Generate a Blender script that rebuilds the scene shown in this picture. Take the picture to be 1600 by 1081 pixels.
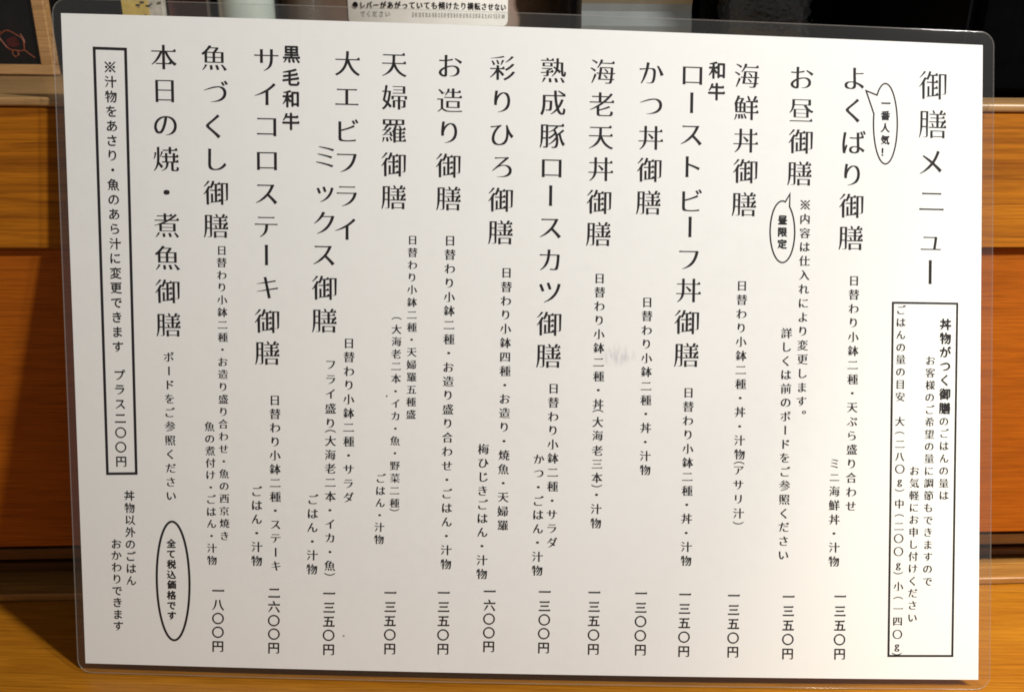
import bpy, bmesh, math, random
from mathutils import Vector, Matrix

random.seed(7)
for _o in list(bpy.data.objects):
    bpy.data.objects.remove(_o, do_unlink=True)
SC = bpy.context.scene
COL = SC.collection
MM = 0.001

# ------------------------------------------------------------------ camera
cam_d = bpy.data.cameras.new('camera')
cam = bpy.data.objects.new('camera', cam_d)
COL.objects.link(cam)
cam_d.sensor_fit = 'HORIZONTAL'
cam_d.sensor_width = 36.0
cam_d.lens = 29.25
cam_d.clip_start = 0.005
cam_d.clip_end = 50.0
RX, RY, RZ = (0.99982, 0.01699, 0.00861), (0.01381, -0.33531, -0.94201), (-0.01312, 0.94196, -0.33548)
cam.matrix_world = Matrix(((RX[0], -RY[0], -RZ[0], -4.15 * MM),
                           (RX[1], -RY[1], -RZ[1], -223.97 * MM),
                           (RX[2], -RY[2], -RZ[2], 198.28 * MM),
                           (0, 0, 0, 1)))
cam_d.dof.use_dof = True
cam_d.dof.focus_distance = 0.272
cam_d.dof.aperture_fstop = 26.0
SC.camera = cam

# ------------------------------------------------------------------ ambient light of the dim restaurant
world = bpy.data.worlds.new('World')
SC.world = world
world.use_nodes = True
bgn = world.node_tree.nodes['Background']
bgn.inputs['Color'].default_value = (1.0, 0.96, 0.91, 1)
bgn.inputs['Strength'].default_value = 0.21

# ------------------------------------------------------------------ ceiling lamp and an added spot
def lamp(name, loc, target, energy, size, color, spread=math.radians(150)):
    ld = bpy.data.lights.new(name, 'AREA')
    ld.shape = 'DISK'
    ld.size = size
    ld.energy = energy
    ld.color = color
    ld.spread = spread
    lo = bpy.data.objects.new(name, ld)
    COL.objects.link(lo)
    lo.location = Vector(loc) * MM
    lo.rotation_euler = (Vector(target) - Vector(loc)).to_track_quat('-Z', 'Y').to_euler()
    return lo

lamp('downlight', (640, -348, 760), (40, 30, 90), 6.9, 0.058, (1.0, 0.98, 0.945), math.radians(130))
# narrow spot added to brighten the right end of the counter
sd = bpy.data.lights.new('added_counter_spot', 'SPOT')
sd.energy = 17.0; sd.spot_size = math.radians(34); sd.spot_blend = 1.0; sd.shadow_soft_size = 0.015; sd.color = (1.0, 0.94, 0.76)
so = bpy.data.objects.new('added_counter_spot', sd); COL.objects.link(so)
so.location = Vector((330, -150, 620)) * MM
so.rotation_euler = (Vector((235, 0, 20)) - Vector((330, -150, 620))).to_track_quat('-Z', 'Y').to_euler()

SC.view_settings.view_transform = 'Standard'
SC.view_settings.look = 'None'
SC.view_settings.exposure = 0.0
SC.view_settings.gamma = 1.0
SC.view_settings.use_curve_mapping = False
SC.cycles.max_bounces = 10
SC.cycles.transparent_max_bounces = 16
SC.cycles.use_denoising = True
SC.cycles.filter_width = 1.75
SC.cycles.sample_clamp_indirect = 6.0
SC.cycles.caustics_refractive = False
SC.cycles.caustics_reflective = False

# ------------------------------------------------------------------ helpers
def tag(o, label=None, cat=None, group=None, kind=None):
    if label: o['label'] = label
    if cat: o['category'] = cat
    if group: o['group'] = group
    if kind: o['kind'] = kind
    return o

def thing(name, loc, label, cat, rz=0.0, group=None):
    o = bpy.data.objects.new(name, None)
    o.empty_display_size = 0.02
    COL.objects.link(o)
    o.location = Vector(loc) * MM
    o.rotation_euler = (0, 0, rz)
    return tag(o, label, cat, group)

def link_mesh(name, me, mat, parent=None):
    o = bpy.data.objects.new(name, me)
    COL.objects.link(o)
    if mat: me.materials.append(mat)
    if parent: o.parent = parent
    return o

def from_bm(name, bm, mat, parent=None, smooth=False, loc=None):
    me = bpy.data.meshes.new(name)
    bmesh.ops.recalc_face_normals(bm, faces=bm.faces)
    bm.to_mesh(me); bm.free()
    if smooth:
        for p in me.polygons: p.use_smooth = True
    o = link_mesh(name, me, mat, parent)
    if loc: o.location = Vector(loc) * MM
    return o

def add_box(bm, x0, x1, y0, y1, z0, z1, bev=0.0, seg=3):
    """axis aligned box in millimetres, optionally with rounded edges"""
    b2 = bmesh.new()
    bmesh.ops.create_cube(b2, size=1.0)
    for v in b2.verts:
        v.co = Vector(((x0 + x1) / 2 + v.co.x * (x1 - x0), (y0 + y1) / 2 + v.co.y * (y1 - y0), (z0 + z1) / 2 + v.co.z * (z1 - z0))) * MM
    if bev > 0:
        bmesh.ops.bevel(b2, geom=b2.edges[:], offset=bev * MM, segments=seg, affect='EDGES', profile=0.6)
    me = bpy.data.meshes.new('tmp'); b2.to_mesh(me); b2.free()
    bm.from_mesh(me); bpy.data.meshes.remove(me)

def box(name, dims, mat, parent=None, bev=0.0, seg=3, smooth=False):
    bm = bmesh.new(); add_box(bm, *dims, bev=bev, seg=seg)
    return from_bm(name, bm, mat, parent, smooth)

def add_tube(bm, pts, rad, n=8, closed=False):
    """tube of radius rad (mm) along points (Vectors, mm)"""
    m = len(pts); rings = []
    for i, p in enumerate(pts):
        if closed: t = (pts[(i + 1) % m] - pts[i - 1]).normalized()
        else: t = (pts[min(i + 1, m - 1)] - pts[max(i - 1, 0)]).normalized()
        a = t.cross(Vector((0.3, 0.2, 0.93))).normalized(); c = t.cross(a)
        rings.append([bm.verts.new((p + (a * math.cos(2 * math.pi * k / n) + c * math.sin(2 * math.pi * k / n)) * rad) * MM) for k in range(n)])
    for i in range(m if closed else m - 1):
        r0, r1 = rings[i], rings[(i + 1) % m]
        for k in range(n):
            bm.faces.new((r0[k], r0[(k + 1) % n], r1[(k + 1) % n], r1[k]))
    if not closed:
        bm.faces.new(rings[0][::-1]); bm.faces.new(rings[-1])

def add_lathe(bm, prof, n=64, cx=0, cy=0, cap=True):
    """prof: list of (radius, z) in mm"""
    rings = []
    for r, z in prof:
        rings.append([bm.verts.new(Vector((cx + r * math.cos(2 * math.pi * k / n), cy + r * math.sin(2 * math.pi * k / n), z)) * MM) for k in range(n)])
    for i in range(len(rings) - 1):
        for k in range(n):
            bm.faces.new((rings[i][k], rings[i][(k + 1) % n], rings[i + 1][(k + 1) % n], rings[i + 1][k]))
    if cap:
        bm.faces.new(rings[0][::-1]); bm.faces.new(rings[-1])

# ------------------------------------------------------------------ materials
def mat(name):
    m = bpy.data.materials.new(name); m.use_nodes = True
    nt = m.node_tree
    return m, nt, nt.nodes['Principled BSDF']

def N(nt, typ, **kw):
    n = nt.nodes.new(typ)
    for k, v in kw.items():
        if k in n.inputs: n.inputs[k].default_value = v
        else: setattr(n, k, v)
    return n

def plain(name, col, rough=0.5, metal=0.0, spec=0.5, var=0.15, scale=120.0, coat=0.0):
    """a colour with a faint uneven tone and uneven gloss"""
    m, nt, p = mat(name)
    tc = N(nt, 'ShaderNodeTexCoord')
    no = N(nt, 'ShaderNodeTexNoise', Scale=scale, Detail=4.0)
    nt.links.new(tc.outputs['Object'], no.inputs['Vector'])
    r = N(nt, 'ShaderNodeValToRGB')
    r.color_ramp.elements[0].position = 0.3; r.color_ramp.elements[1].position = 0.7
    r.color_ramp.elements[0].color = tuple(c * (1 - var) for c in col) + (1,)
    r.color_ramp.elements[1].color = tuple(min(1, c * (1 + var)) for c in col) + (1,)
    nt.links.new(no.outputs['Fac'], r.inputs['Fac'])
    nt.links.new(r.outputs['Color'], p.inputs['Base Color'])
    p.inputs['Roughness'].default_value = rough
    p.inputs['Metallic'].default_value = metal
    p.inputs['Specular IOR Level'].default_value = spec
    p.inputs['Coat Weight'].default_value = coat
    return m

def wood(name, light, dark, line, rough=0.38, sx=5.0, sz=75.0, axis='Z', lines=0.55, off=0.0, coat=0.12, spec=0.25):
    """varnished board, grain running along X"""
    m, nt, p = mat(name)
    tc = N(nt, 'ShaderNodeTexCoord')
    mp = N(nt, 'ShaderNodeMapping')
    mp.inputs['Location'].default_value = (off, off * .7, off * .3)
    mp.inputs['Scale'].default_value = (sx, sz * .35, sz) if axis == 'Z' else (sx, sz, sz * .35)
    nt.links.new(tc.outputs['Object'], mp.inputs['Vector'])
    n1 = N(nt, 'ShaderNodeTexNoise', Scale=1.0, Detail=5.0, Roughness=0.55, Distortion=0.6)
    nt.links.new(mp.outputs['Vector'], n1.inputs['Vector'])
    r1 = N(nt, 'ShaderNodeValToRGB')
    r1.color_ramp.elements[0].position = 0.32; r1.color_ramp.elements[0].color = dark + (1,)
    r1.color_ramp.elements[1].position = 0.68; r1.color_ramp.elements[1].color = light + (1,)
    nt.links.new(n1.outputs['Fac'], r1.inputs['Fac'])
    # sparse dark growth lines
    mp2 = N(nt, 'ShaderNodeMapping')
    mp2.inputs['Location'].default_value = (off * 1.3, off, off)
    mp2.inputs['Scale'].default_value = (2.2, 20., 62.) if axis == 'Z' else (2.2, 62., 20.)
    nt.links.new(tc.outputs['Object'], mp2.inputs['Vector'])
    n2 = N(nt, 'ShaderNodeTexNoise', Scale=1.0, Detail=2.5, Roughness=0.5, Distortion=0.3)
    nt.links.new(mp2.outputs['Vector'], n2.inputs['Vector'])
    mul = N(nt, 'ShaderNodeMath', operation='MULTIPLY'); mul.inputs[1].default_value = 9.0
    nt.links.new(n2.outputs['Fac'], mul.inputs[0])
    fr = N(nt, 'ShaderNodeMath', operation='FRACT'); nt.links.new(mul.outputs[0], fr.inputs[0])
    r2 = N(nt, 'ShaderNodeValToRGB')
    e = r2.color_ramp.elements
    e[0].position = 0.0; e[0].color = (0, 0, 0, 1)
    e[1].position = 1.0; e[1].color = (0, 0, 0, 1)
    for pos, v in ((0.55, 0.05), (0.86, 1.0), (0.93, .15)):
        q = e.new(pos); q.color = (v, v, v, 1)
    nt.links.new(fr.outputs[0], r2.inputs['Fac'])
    fac = N(nt, 'ShaderNodeMath', operation='MULTIPLY'); fac.inputs[1].default_value = lines
    nt.links.new(r2.outputs['Color'], fac.inputs[0])
    mix = N(nt, 'ShaderNodeMix', data_type='RGBA')
    nt.links.new(fac.outputs[0], mix.inputs[0])
    nt.links.new(r1.outputs['Color'], mix.inputs[6])
    mix.inputs[7].default_value = line + (1,)
    # fine pores and fibres
    mp3 = N(nt, 'ShaderNodeMapping')
    mp3.inputs['Scale'].default_value = (45., 400., 1500.) if axis == 'Z' else (45., 1500., 400.)
    nt.links.new(tc.outputs['Object'], mp3.inputs['Vector'])
    n3 = N(nt, 'ShaderNodeTexNoise', Scale=1.0, Detail=3.0, Roughness=0.65); nt.links.new(mp3.outputs['Vector'], n3.inputs['Vector'])
    r3 = N(nt, 'ShaderNodeValToRGB')
    r3.color_ramp.elements[0].position = .34; r3.color_ramp.elements[0].color = (.62, .58, .52, 1)
    r3.color_ramp.elements[1].position = .60; r3.color_ramp.elements[1].color = (1.08, 1.08, 1.08, 1)
    nt.links.new(n3.outputs['Fac'], r3.inputs['Fac'])
    mx3 = N(nt, 'ShaderNodeMix', data_type='RGBA', blend_type='MULTIPLY'); mx3.inputs[0].default_value = .8
    nt.links.new(mix.outputs[2], mx3.inputs[6]); nt.links.new(r3.outputs['Color'], mx3.inputs[7])
    nt.links.new(mx3.outputs[2], p.inputs['Base Color'])
    p.inputs['Roughness'].default_value = rough
    p.inputs['Specular IOR Level'].default_value = spec
    p.inputs['Coat Weight'].default_value = coat
    p.inputs['Coat Roughness'].default_value = 0.2
    bp = N(nt, 'ShaderNodeBump', Strength=0.12, Distance=0.0004)
    nt.links.new(n1.outputs['Fac'], bp.inputs['Height'])
    nt.links.new(bp.outputs['Normal'], p.inputs['Normal'])
    return m

def film(name, haze, haze_col=(0.75, 0.76, 0.76), rough=0.04, bump=0.0):
    """clear laminating film: see-through, fresnel gloss, a little milky"""
    m, nt, p = mat(name)
    nt.nodes.remove(p)
    out = nt.nodes['Material Output']
    tr = N(nt, 'ShaderNodeBsdfTransparent'); tr.inputs['Color'].default_value = (.97, .975, .97, 1)
    df = N(nt, 'ShaderNodeBsdfDiffuse'); df.inputs['Color'].default_value = haze_col + (1,)
    gl = N(nt, 'ShaderNodeBsdfGlossy', Roughness=rough)
    m1 = N(nt, 'ShaderNodeMixShader'); m1.inputs[0].default_value = haze
    nt.links.new(tr.outputs[0], m1.inputs[1]); nt.links.new(df.outputs[0], m1.inputs[2])
    lw = N(nt, 'ShaderNodeLayerWeight', Blend=0.5)      # Schlick fresnel, the same from both sides of the film
    pw = N(nt, 'ShaderNodeMath', operation='POWER'); pw.inputs[1].default_value = 5.0
    nt.links.new(lw.outputs['Facing'], pw.inputs[0])
    fz = N(nt, 'ShaderNodeMath', operation='MULTIPLY_ADD'); fz.inputs[1].default_value = 0.85; fz.inputs[2].default_value = 0.035
    nt.links.new(pw.outputs[0], fz.inputs[0])
    m2 = N(nt, 'ShaderNodeMixShader')
    nt.links.new(fz.outputs[0], m2.inputs[0]); nt.links.new(m1.outputs[0], m2.inputs[1]); nt.links.new(gl.outputs[0], m2.inputs[2])
    if bump > 0:
        tc = N(nt, 'ShaderNodeTexCoord'); no = N(nt, 'ShaderNodeTexNoise', Scale=28.0, Detail=2.0)
        nt.links.new(tc.outputs['Object'], no.inputs['Vector'])
        bp = N(nt, 'ShaderNodeBump', Strength=bump, Distance=0.002)
        nt.links.new(no.outputs['Fac'], bp.inputs['Height'])
        nt.links.new(bp.outputs['Normal'], gl.inputs['Normal'])
    nt.links.new(m2.outputs[0], out.inputs['Surface'])
    return m

def glass(name, col, rough=0.02, bump=0.0):
    m, nt, p = mat(name)
    if bump > 0:
        tc = N(nt, 'ShaderNodeTexCoord'); no = N(nt, 'ShaderNodeTexVoronoi', Scale=420.0)
        nt.links.new(tc.outputs['Object'], no.inputs['Vector'])
        bp = N(nt, 'ShaderNodeBump', Strength=bump, Distance=0.0008)
        nt.links.new(no.outputs['Distance'], bp.inputs['Height']); nt.links.new(bp.outputs['Normal'], p.inputs['Normal'])
    p.inputs['Base Color'].default_value = col + (1,)
    p.inputs['Transmission Weight'].default_value = 1.0
    p.inputs['Roughness'].default_value = rough
    p.inputs['IOR'].default_value = 1.47
    return m

M_COUNTER = wood('counter_wood', (0.36, 0.142, 0.009), (0.30, 0.108, 0.006), (0.21, 0.068, 0.004), axis='Y', lines=.35, off=1.7)
M_UPPER = wood('upper_board_wood', (0.38, 0.132, 0.007), (0.31, 0.100, 0.005), (0.13, 0.034, 0.003), lines=.55, off=3.1, coat=0.0, rough=.75, spec=.08)
M_LOWER = wood('lower_board_wood', (0.40, 0.105, 0.005), (0.33, 0.082, 0.004), (0.23, 0.050, 0.003), lines=.3, off=5.9, coat=0.0, rough=.6, spec=.15)
M_TOP = wood('top_board_wood', (0.42, 0.26, 0.11), (0.34, 0.19, 0.075), (0.2, 0.09, 0.03), axis='Y', lines=.4, off=8.2)
M_STRIP = wood('base_strip_wood', (0.40, 0.19, 0.045), (0.30, 0.13, 0.03), (0.14, 0.05, 0.01), axis='Y', lines=.4, off=2.2)
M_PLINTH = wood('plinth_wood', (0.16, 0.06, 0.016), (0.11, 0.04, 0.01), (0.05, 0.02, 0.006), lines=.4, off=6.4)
M_FRAME = wood('frame_wood', (0.52, 0.31, 0.14), (0.42, 0.23, 0.09), (0.25, 0.12, 0.04), lines=.4, off=4.4)
M_INK = plain('printed_ink', (0.010, 0.008, 0.010), rough=0.7, spec=.2, var=0.2, scale=300)

def smudge_mat():
    """faint lavender stain, streaky, fading out to nothing at its rim"""
    m, nt, p = mat('smudge')
    tc = N(nt, 'ShaderNodeTexCoord')
    gr = N(nt, 'ShaderNodeTexGradient', gradient_type='SPHERICAL')
    mp = N(nt, 'ShaderNodeMapping'); mp.inputs['Location'].default_value = (-1, -1, -1); mp.inputs['Scale'].default_value = (2, 2, 2)
    nt.links.new(tc.outputs['Generated'], mp.inputs['Vector'])
    sep = N(nt, 'ShaderNodeSeparateXYZ'); cmb = N(nt, 'ShaderNodeCombineXYZ')
    nt.links.new(mp.outputs['Vector'], sep.inputs[0])
    nt.links.new(sep.outputs['X'], cmb.inputs['X']); nt.links.new(sep.outputs['Z'], cmb.inputs['Y'])
    nt.links.new(cmb.outputs[0], gr.inputs['Vector'])
    m2 = N(nt, 'ShaderNodeMapping'); m2.inputs['Scale'].default_value = (900, 260, 260); m2.inputs['Rotation'].default_value = (0, .35, 0)
    nt.links.new(tc.outputs['Object'], m2.inputs['Vector'])
    no = N(nt, 'ShaderNodeTexNoise', Scale=1.0, Detail=3.0); nt.links.new(m2.outputs['Vector'], no.inputs['Vector'])
    r = N(nt, 'ShaderNodeValToRGB'); r.color_ramp.elements[0].position = .38; r.color_ramp.elements[1].position = .72
    nt.links.new(no.outputs['Fac'], r.inputs['Fac'])
    mu = N(nt, 'ShaderNodeMath', operation='MULTIPLY'); nt.links.new(gr.outputs['Fac'], mu.inputs[0]); nt.links.new(r.outputs['Color'], mu.inputs[1])
    m3 = N(nt, 'ShaderNodeMath', operation='MULTIPLY', use_clamp=True); m3.inputs[1].default_value = 0.40
    nt.links.new(mu.outputs[0], m3.inputs[0])
    nt.links.new(m3.outputs[0], p.inputs['Alpha'])
    p.inputs['Base Color'].default_value = (0.36, 0.32, 0.43, 1); p.inputs['Roughness'].default_value = .8
    p.inputs['Specular IOR Level'].default_value = 0.0
    return m
M_SMUDGE = smudge_mat()
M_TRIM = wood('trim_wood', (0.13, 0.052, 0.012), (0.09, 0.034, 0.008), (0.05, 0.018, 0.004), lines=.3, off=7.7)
M_FILM = film('laminate_film', 0.006, bump=0.08)
M_MARGIN = film('laminate_margin', 0.010, rough=.06, bump=0.09)
M_EDGE = film('laminate_edge', 0.06, haze_col=(.8, .8, .78), rough=.12)

def paper_mat():
    m, nt, p = mat('paper')
    tc = N(nt, 'ShaderNodeTexCoord')
    no = N(nt, 'ShaderNodeTexNoise', Scale=220.0, Detail=5.0, Roughness=0.6)
    n2 = N(nt, 'ShaderNodeTexNoise', Scale=18.0, Detail=3.0)
    nt.links.new(tc.outputs['Object'], no.inputs['Vector']); nt.links.new(tc.outputs['Object'], n2.inputs['Vector'])
    add = N(nt, 'ShaderNodeMath', operation='ADD')
    nt.links.new(no.outputs['Fac'], add.inputs[0]); nt.links.new(n2.outputs['Fac'], add.inputs[1])
    r = N(nt, 'ShaderNodeValToRGB')
    r.color_ramp.elements[0].position = 0.7; r.color_ramp.elements[0].color = (0.795, 0.795, 0.782, 1)
    r.color_ramp.elements[1].position = 1.3; r.color_ramp.elements[1].color = (0.815, 0.815, 0.802, 1)
    nt.links.new(add.outputs[0], r.inputs['Fac'])
    nt.links.new(r.outputs['Color'], p.inputs['Base Color'])
    p.inputs['Roughness'].default_value = 0.75
    p.inputs['Specular IOR Level'].default_value = 0.25
    return m
M_PAPER = paper_mat()
TEXT = [
    ('heading', '御膳メニュー', 10.37,0.004,0.019,'P', [(131.2,91.0),(131.3,78.2),(130.8,65.5),(131.2,52.6),(131.1,38.8),(131.0,29.3)]),
    ('dish_name', 'よくばり御膳', 8.82,0.012,0.018,'P', [(104.3,92.3),(103.9,81.8),(104.5,71.5),(104.0,60.8),(103.9,50.6),(103.9,40.1)]),
    ('dish_name', 'お昼御膳', 8.76,0.012,0.018,'P', [(86.6,91.9),(86.6,81.3),(86.5,71.2),(86.3,60.8)]),
    ('dish_name', '海鮮丼御膳', 8.71,0.012,0.018,'P', [(68.2,92.0),(68.2,81.6),(68.2,71.0),(68.2,61.1),(68.0,50.4)]),
    ('dish_name', 'ローストビーフ丼御膳', 8.71,0.012,0.018,'P', [(50.2,91.4),(50.1,82.7),(50.2,72.2),(50.8,62.1),(50.8,51.3),(50.3,42.7),(50.1,32.0),(50.2,22.1),(49.8,11.8),(49.9,1.1)]),
    ('dish_prefix', '和牛', 5.88,0.03,0.0,'P', [(58.2,93.4),(58.2,86.5)]),
    ('dish_name', 'かつ丼御膳', 8.63,0.012,0.018,'P', [(36.8,91.8),(36.8,81.2),(36.9,71.1),(36.6,60.8),(36.5,50.3)]),
    ('dish_name', '海老天丼御膳', 8.61,0.012,0.018,'P', [(20.9,91.8),(20.8,81.4),(20.7,70.9),(20.8,60.7),(20.4,50.2),(20.4,39.9)]),
    ('dish_name', '熟成豚ロースカツ御膳', 8.63,0.012,0.018,'P', [(5.0,91.7),(5.0,81.4),(5.0,71.0),(4.9,60.6),(4.7,51.9),(4.8,41.4),(4.7,31.3),(4.9,20.8),(4.8,10.7),(4.8,0.3)]),
    ('dish_name', '彩りひろ御膳', 8.55,0.012,0.018,'P', [(-11.3,91.9),(-11.3,81.4),(-11.2,70.8),(-11.1,60.7),(-11.4,50.3),(-11.3,39.9)]),
    ('dish_name', 'お造り御膳', 8.48,0.012,0.018,'P', [(-27.9,92.1),(-28.0,81.4),(-28.1,71.3),(-28.3,60.8),(-28.1,50.4)]),
    ('dish_name', '天婦羅御膳', 8.44,0.012,0.018,'P', [(-45.6,92.0),(-45.5,81.8),(-45.6,71.3),(-45.7,60.8),(-45.6,50.5)]),
    ('dish_name', '大エビフライ', 8.46,0.012,0.018,'P', [(-60.3,92.0),(-60.5,81.6),(-60.0,71.2),(-60.5,61.0),(-60.5,50.5),(-61.0,40.1)]),
    ('dish_name', 'ミックス御膳', 8.58,0.012,0.018,'P', [(-67.4,62.8),(-67.4,51.0),(-67.7,42.0),(-67.8,31.6),(-67.7,21.3),(-67.7,10.8)]),
    ('dish_name', 'サイコロステーキ御膳', 8.52,0.012,0.018,'P', [(-85.6,92.4),(-86.1,81.9),(-85.7,71.7),(-85.7,61.1),(-85.9,50.7),(-86.1,40.4),(-86.1,31.5),(-85.9,21.1),(-86.1,10.4),(-86.1,0.1)]),
    ('dish_prefix', '黒毛和牛', 5.66,0.03,0.0,'P', [(-77.8,94.3),(-78.0,87.3),(-78.1,80.6),(-78.1,73.6)]),
    ('dish_name', '魚づくし御膳', 8.39,0.012,0.018,'P', [(-101.8,92.6),(-101.4,82.4),(-102.4,71.6),(-101.3,61.3),(-101.9,50.9),(-102.0,40.5)]),
    ('dish_name', '本日の焼・煮魚御膳', 8.43,0.012,0.018,'P', [(-117.3,92.5),(-117.3,82.1),(-117.3,71.5),(-117.3,61.2),(-117.4,50.8),(-117.6,40.4),(-117.6,30.1),(-117.8,19.5),(-117.7,8.8)]),
    ('dish_description', '日替わり小鉢二種・天ぷら盛り合わせ', 3.71,0.028,0.006,'L', [(105.2,26.1),(105.2,21.5),(105.2,16.9),(105.2,12.3),(105.2,7.6),(105.2,3.0),(105.2,-1.6),(105.2,-6.3),(105.2,-10.9),(105.2,-15.5),(105.2,-20.2),(105.2,-24.8),(105.3,-29.4),(105.3,-34.1),(105.3,-38.7),(105.3,-43.4),(105.3,-48.0)]),
    ('dish_description', 'ミニ海鮮丼・汁物', 3.72,0.028,0.006,'L', [(99.6,-34.0),(99.7,-38.6),(99.7,-43.2),(99.7,-47.8),(99.8,-52.5),(99.8,-57.1),(99.9,-61.7),(99.9,-66.3)]),
    ('dish_description', '※内容は仕入れにより変更します。', 3.69,0.028,0.006,'L', [(88.4,50.6),(88.4,46.0),(88.4,41.4),(88.4,36.9),(88.4,32.3),(88.4,27.7),(88.3,23.1),(88.3,18.5),(88.3,13.9),(88.3,9.3),(88.3,4.7),(88.3,0.1),(88.3,-4.5),(88.3,-9.1),(88.2,-13.7),(88.2,-18.3)]),
    ('dish_description', '詳しくは前のボードをご参照ください', 3.71,0.028,0.006,'L', [(82.9,8.6),(82.9,4.1),(82.9,-0.5),(82.9,-5.0),(83.0,-9.6),(83.0,-14.1),(83.0,-18.7),(83.0,-23.2),(83.0,-27.8),(83.0,-32.3),(83.1,-36.9),(83.1,-41.4),(83.1,-46.0),(83.1,-50.6),(83.1,-55.1),(83.1,-59.7),(83.1,-64.3)]),
    ('dish_description', '日替わり小鉢二種・丼・汁物(アサリ汁)', 3.7,0.028,0.006,'L', [(67.8,23.9),(67.8,19.3),(67.8,14.7),(67.8,10.1),(67.8,5.6),(67.9,1.0),(67.9,-3.6),(67.9,-8.2),(67.9,-12.8),(67.9,-17.4),(67.9,-22.1),(67.9,-26.7),(68.0,-31.3),(67.9,-34.1),(67.8,-36.5),(67.8,-41.3),(67.9,-46.0),(68.0,-50.7),(68.0,-53.9)]),
    ('dish_description', '日替わり小鉢二種・丼・汁物', 3.71,0.028,0.006,'L', [(50.8,-11.2),(50.8,-15.8),(50.8,-20.4),(50.9,-25.0),(50.9,-29.6),(50.9,-34.2),(50.9,-38.8),(50.9,-43.4),(50.9,-48.0),(50.9,-52.6),(50.9,-57.3),(51.0,-61.9),(51.0,-66.5)]),
    ('dish_description', '日替わり小鉢二種・丼・汁物', 3.69,0.028,0.006,'L', [(36.7,18.1),(36.7,13.6),(36.7,9.0),(36.7,4.5),(36.8,-0.1),(36.8,-4.6),(36.8,-9.2),(36.8,-13.8),(36.9,-18.3),(36.9,-22.9),(36.9,-27.5),(36.9,-32.1),(37.0,-36.7)]),
    ('dish_description', '日替わり小鉢二種・丼(大海老三本)・汁物', 3.69,0.028,0.006,'L', [(21.0,25.6),(21.1,21.1),(21.1,16.6),(21.1,12.0),(21.1,7.5),(21.1,3.0),(21.1,-1.6),(21.2,-6.2),(21.2,-10.7),(21.2,-15.3),(21.2,-17.5),(21.2,-21.1),(21.2,-25.6),(21.2,-30.5),(21.2,-34.9),(21.2,-39.4),(21.2,-42.1),(21.2,-45.0),(21.1,-49.7),(21.1,-54.4)]),
    ('dish_description', '日替わり小鉢二種・サラダ', 3.71,0.028,0.006,'L', [(6.6,-10.3),(6.6,-14.9),(6.6,-19.5),(6.6,-24.0),(6.6,-28.6),(6.7,-33.2),(6.7,-37.8),(6.7,-42.4),(6.7,-47.1),(6.7,-51.7),(6.7,-56.3),(6.8,-61.0)]),
    ('dish_description', 'かつ・ごはん・汁物', 3.73,0.028,0.006,'L', [(2.1,-33.5),(2.1,-38.1),(2.1,-42.7),(2.1,-47.3),(2.1,-51.8),(2.1,-56.4),(2.1,-61.0),(2.1,-65.7),(2.1,-70.3)]),
    ('dish_description', '日替わり小鉢四種・お造り・焼魚・天婦羅', 3.68,0.028,0.006,'L', [(-9.2,27.0),(-9.2,22.4),(-9.3,17.9),(-9.3,13.4),(-9.3,8.9),(-9.3,4.3),(-9.3,-0.2),(-9.3,-4.8),(-9.3,-9.4),(-9.3,-13.9),(-9.3,-18.5),(-9.3,-23.1),(-9.3,-27.7),(-9.3,-32.3),(-9.4,-36.9),(-9.4,-41.5),(-9.4,-46.1),(-9.4,-50.8),(-9.4,-55.4)]),
    ('dish_description', '梅ひじきごはん・汁物', 3.74,0.028,0.006,'L', [(-16.0,-30.4),(-16.0,-34.9),(-16.0,-39.5),(-16.1,-44.1),(-16.1,-48.7),(-16.1,-53.2),(-16.1,-57.8),(-16.1,-62.4),(-16.1,-67.1),(-16.1,-71.7)]),
    ('dish_description', '日替わり小鉢二種・お造り盛り合わせ・ごはん・汁物', 3.69,0.028,0.006,'L', [(-27.5,37.0),(-27.5,32.5),(-27.5,28.0),(-27.6,23.4),(-27.6,18.9),(-27.6,14.4),(-27.6,9.9),(-27.6,5.3),(-27.6,0.8),(-27.7,-3.8),(-27.7,-8.4),(-27.7,-12.9),(-27.7,-17.5),(-27.7,-22.1),(-27.7,-26.7),(-27.8,-31.3),(-27.8,-36.0),(-27.8,-40.6),(-27.8,-45.2),(-27.8,-49.9),(-27.8,-54.5),(-27.8,-59.2),(-27.9,-63.9),(-27.9,-68.6)]),
    ('dish_description', '日替わり小鉢二種・天婦羅五種盛', 3.27,0.028,0.006,'L', [(-39.5,37.0),(-39.5,33.0),(-39.5,29.0),(-39.6,25.0),(-39.6,21.1),(-39.6,17.0),(-39.6,13.0),(-39.6,9.0),(-39.6,5.0),(-39.6,1.0),(-39.6,-3.1),(-39.6,-7.1),(-39.6,-11.2),(-39.7,-15.2),(-39.7,-19.3)]),
    ('dish_description', '(大海老二本・イカ・魚・野菜二種)', 3.31,0.028,0.006,'L', [(-44.5,11.8),(-44.5,8.3),(-44.5,4.3),(-44.6,0.3),(-44.6,-3.7),(-44.6,-7.7),(-44.7,-11.8),(-44.7,-15.8),(-44.7,-19.9),(-44.7,-24.0),(-44.8,-28.0),(-44.8,-32.1),(-44.8,-36.2),(-44.8,-40.3),(-44.9,-44.4),(-44.9,-48.5),(-44.9,-50.8)]),
    ('dish_description', 'ごはん・汁物', 3.36,0.028,0.006,'L', [(-49.4,-40.4),(-49.5,-44.5),(-49.6,-48.5),(-49.7,-52.6),(-49.8,-56.6),(-49.9,-60.7)]),
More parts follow.
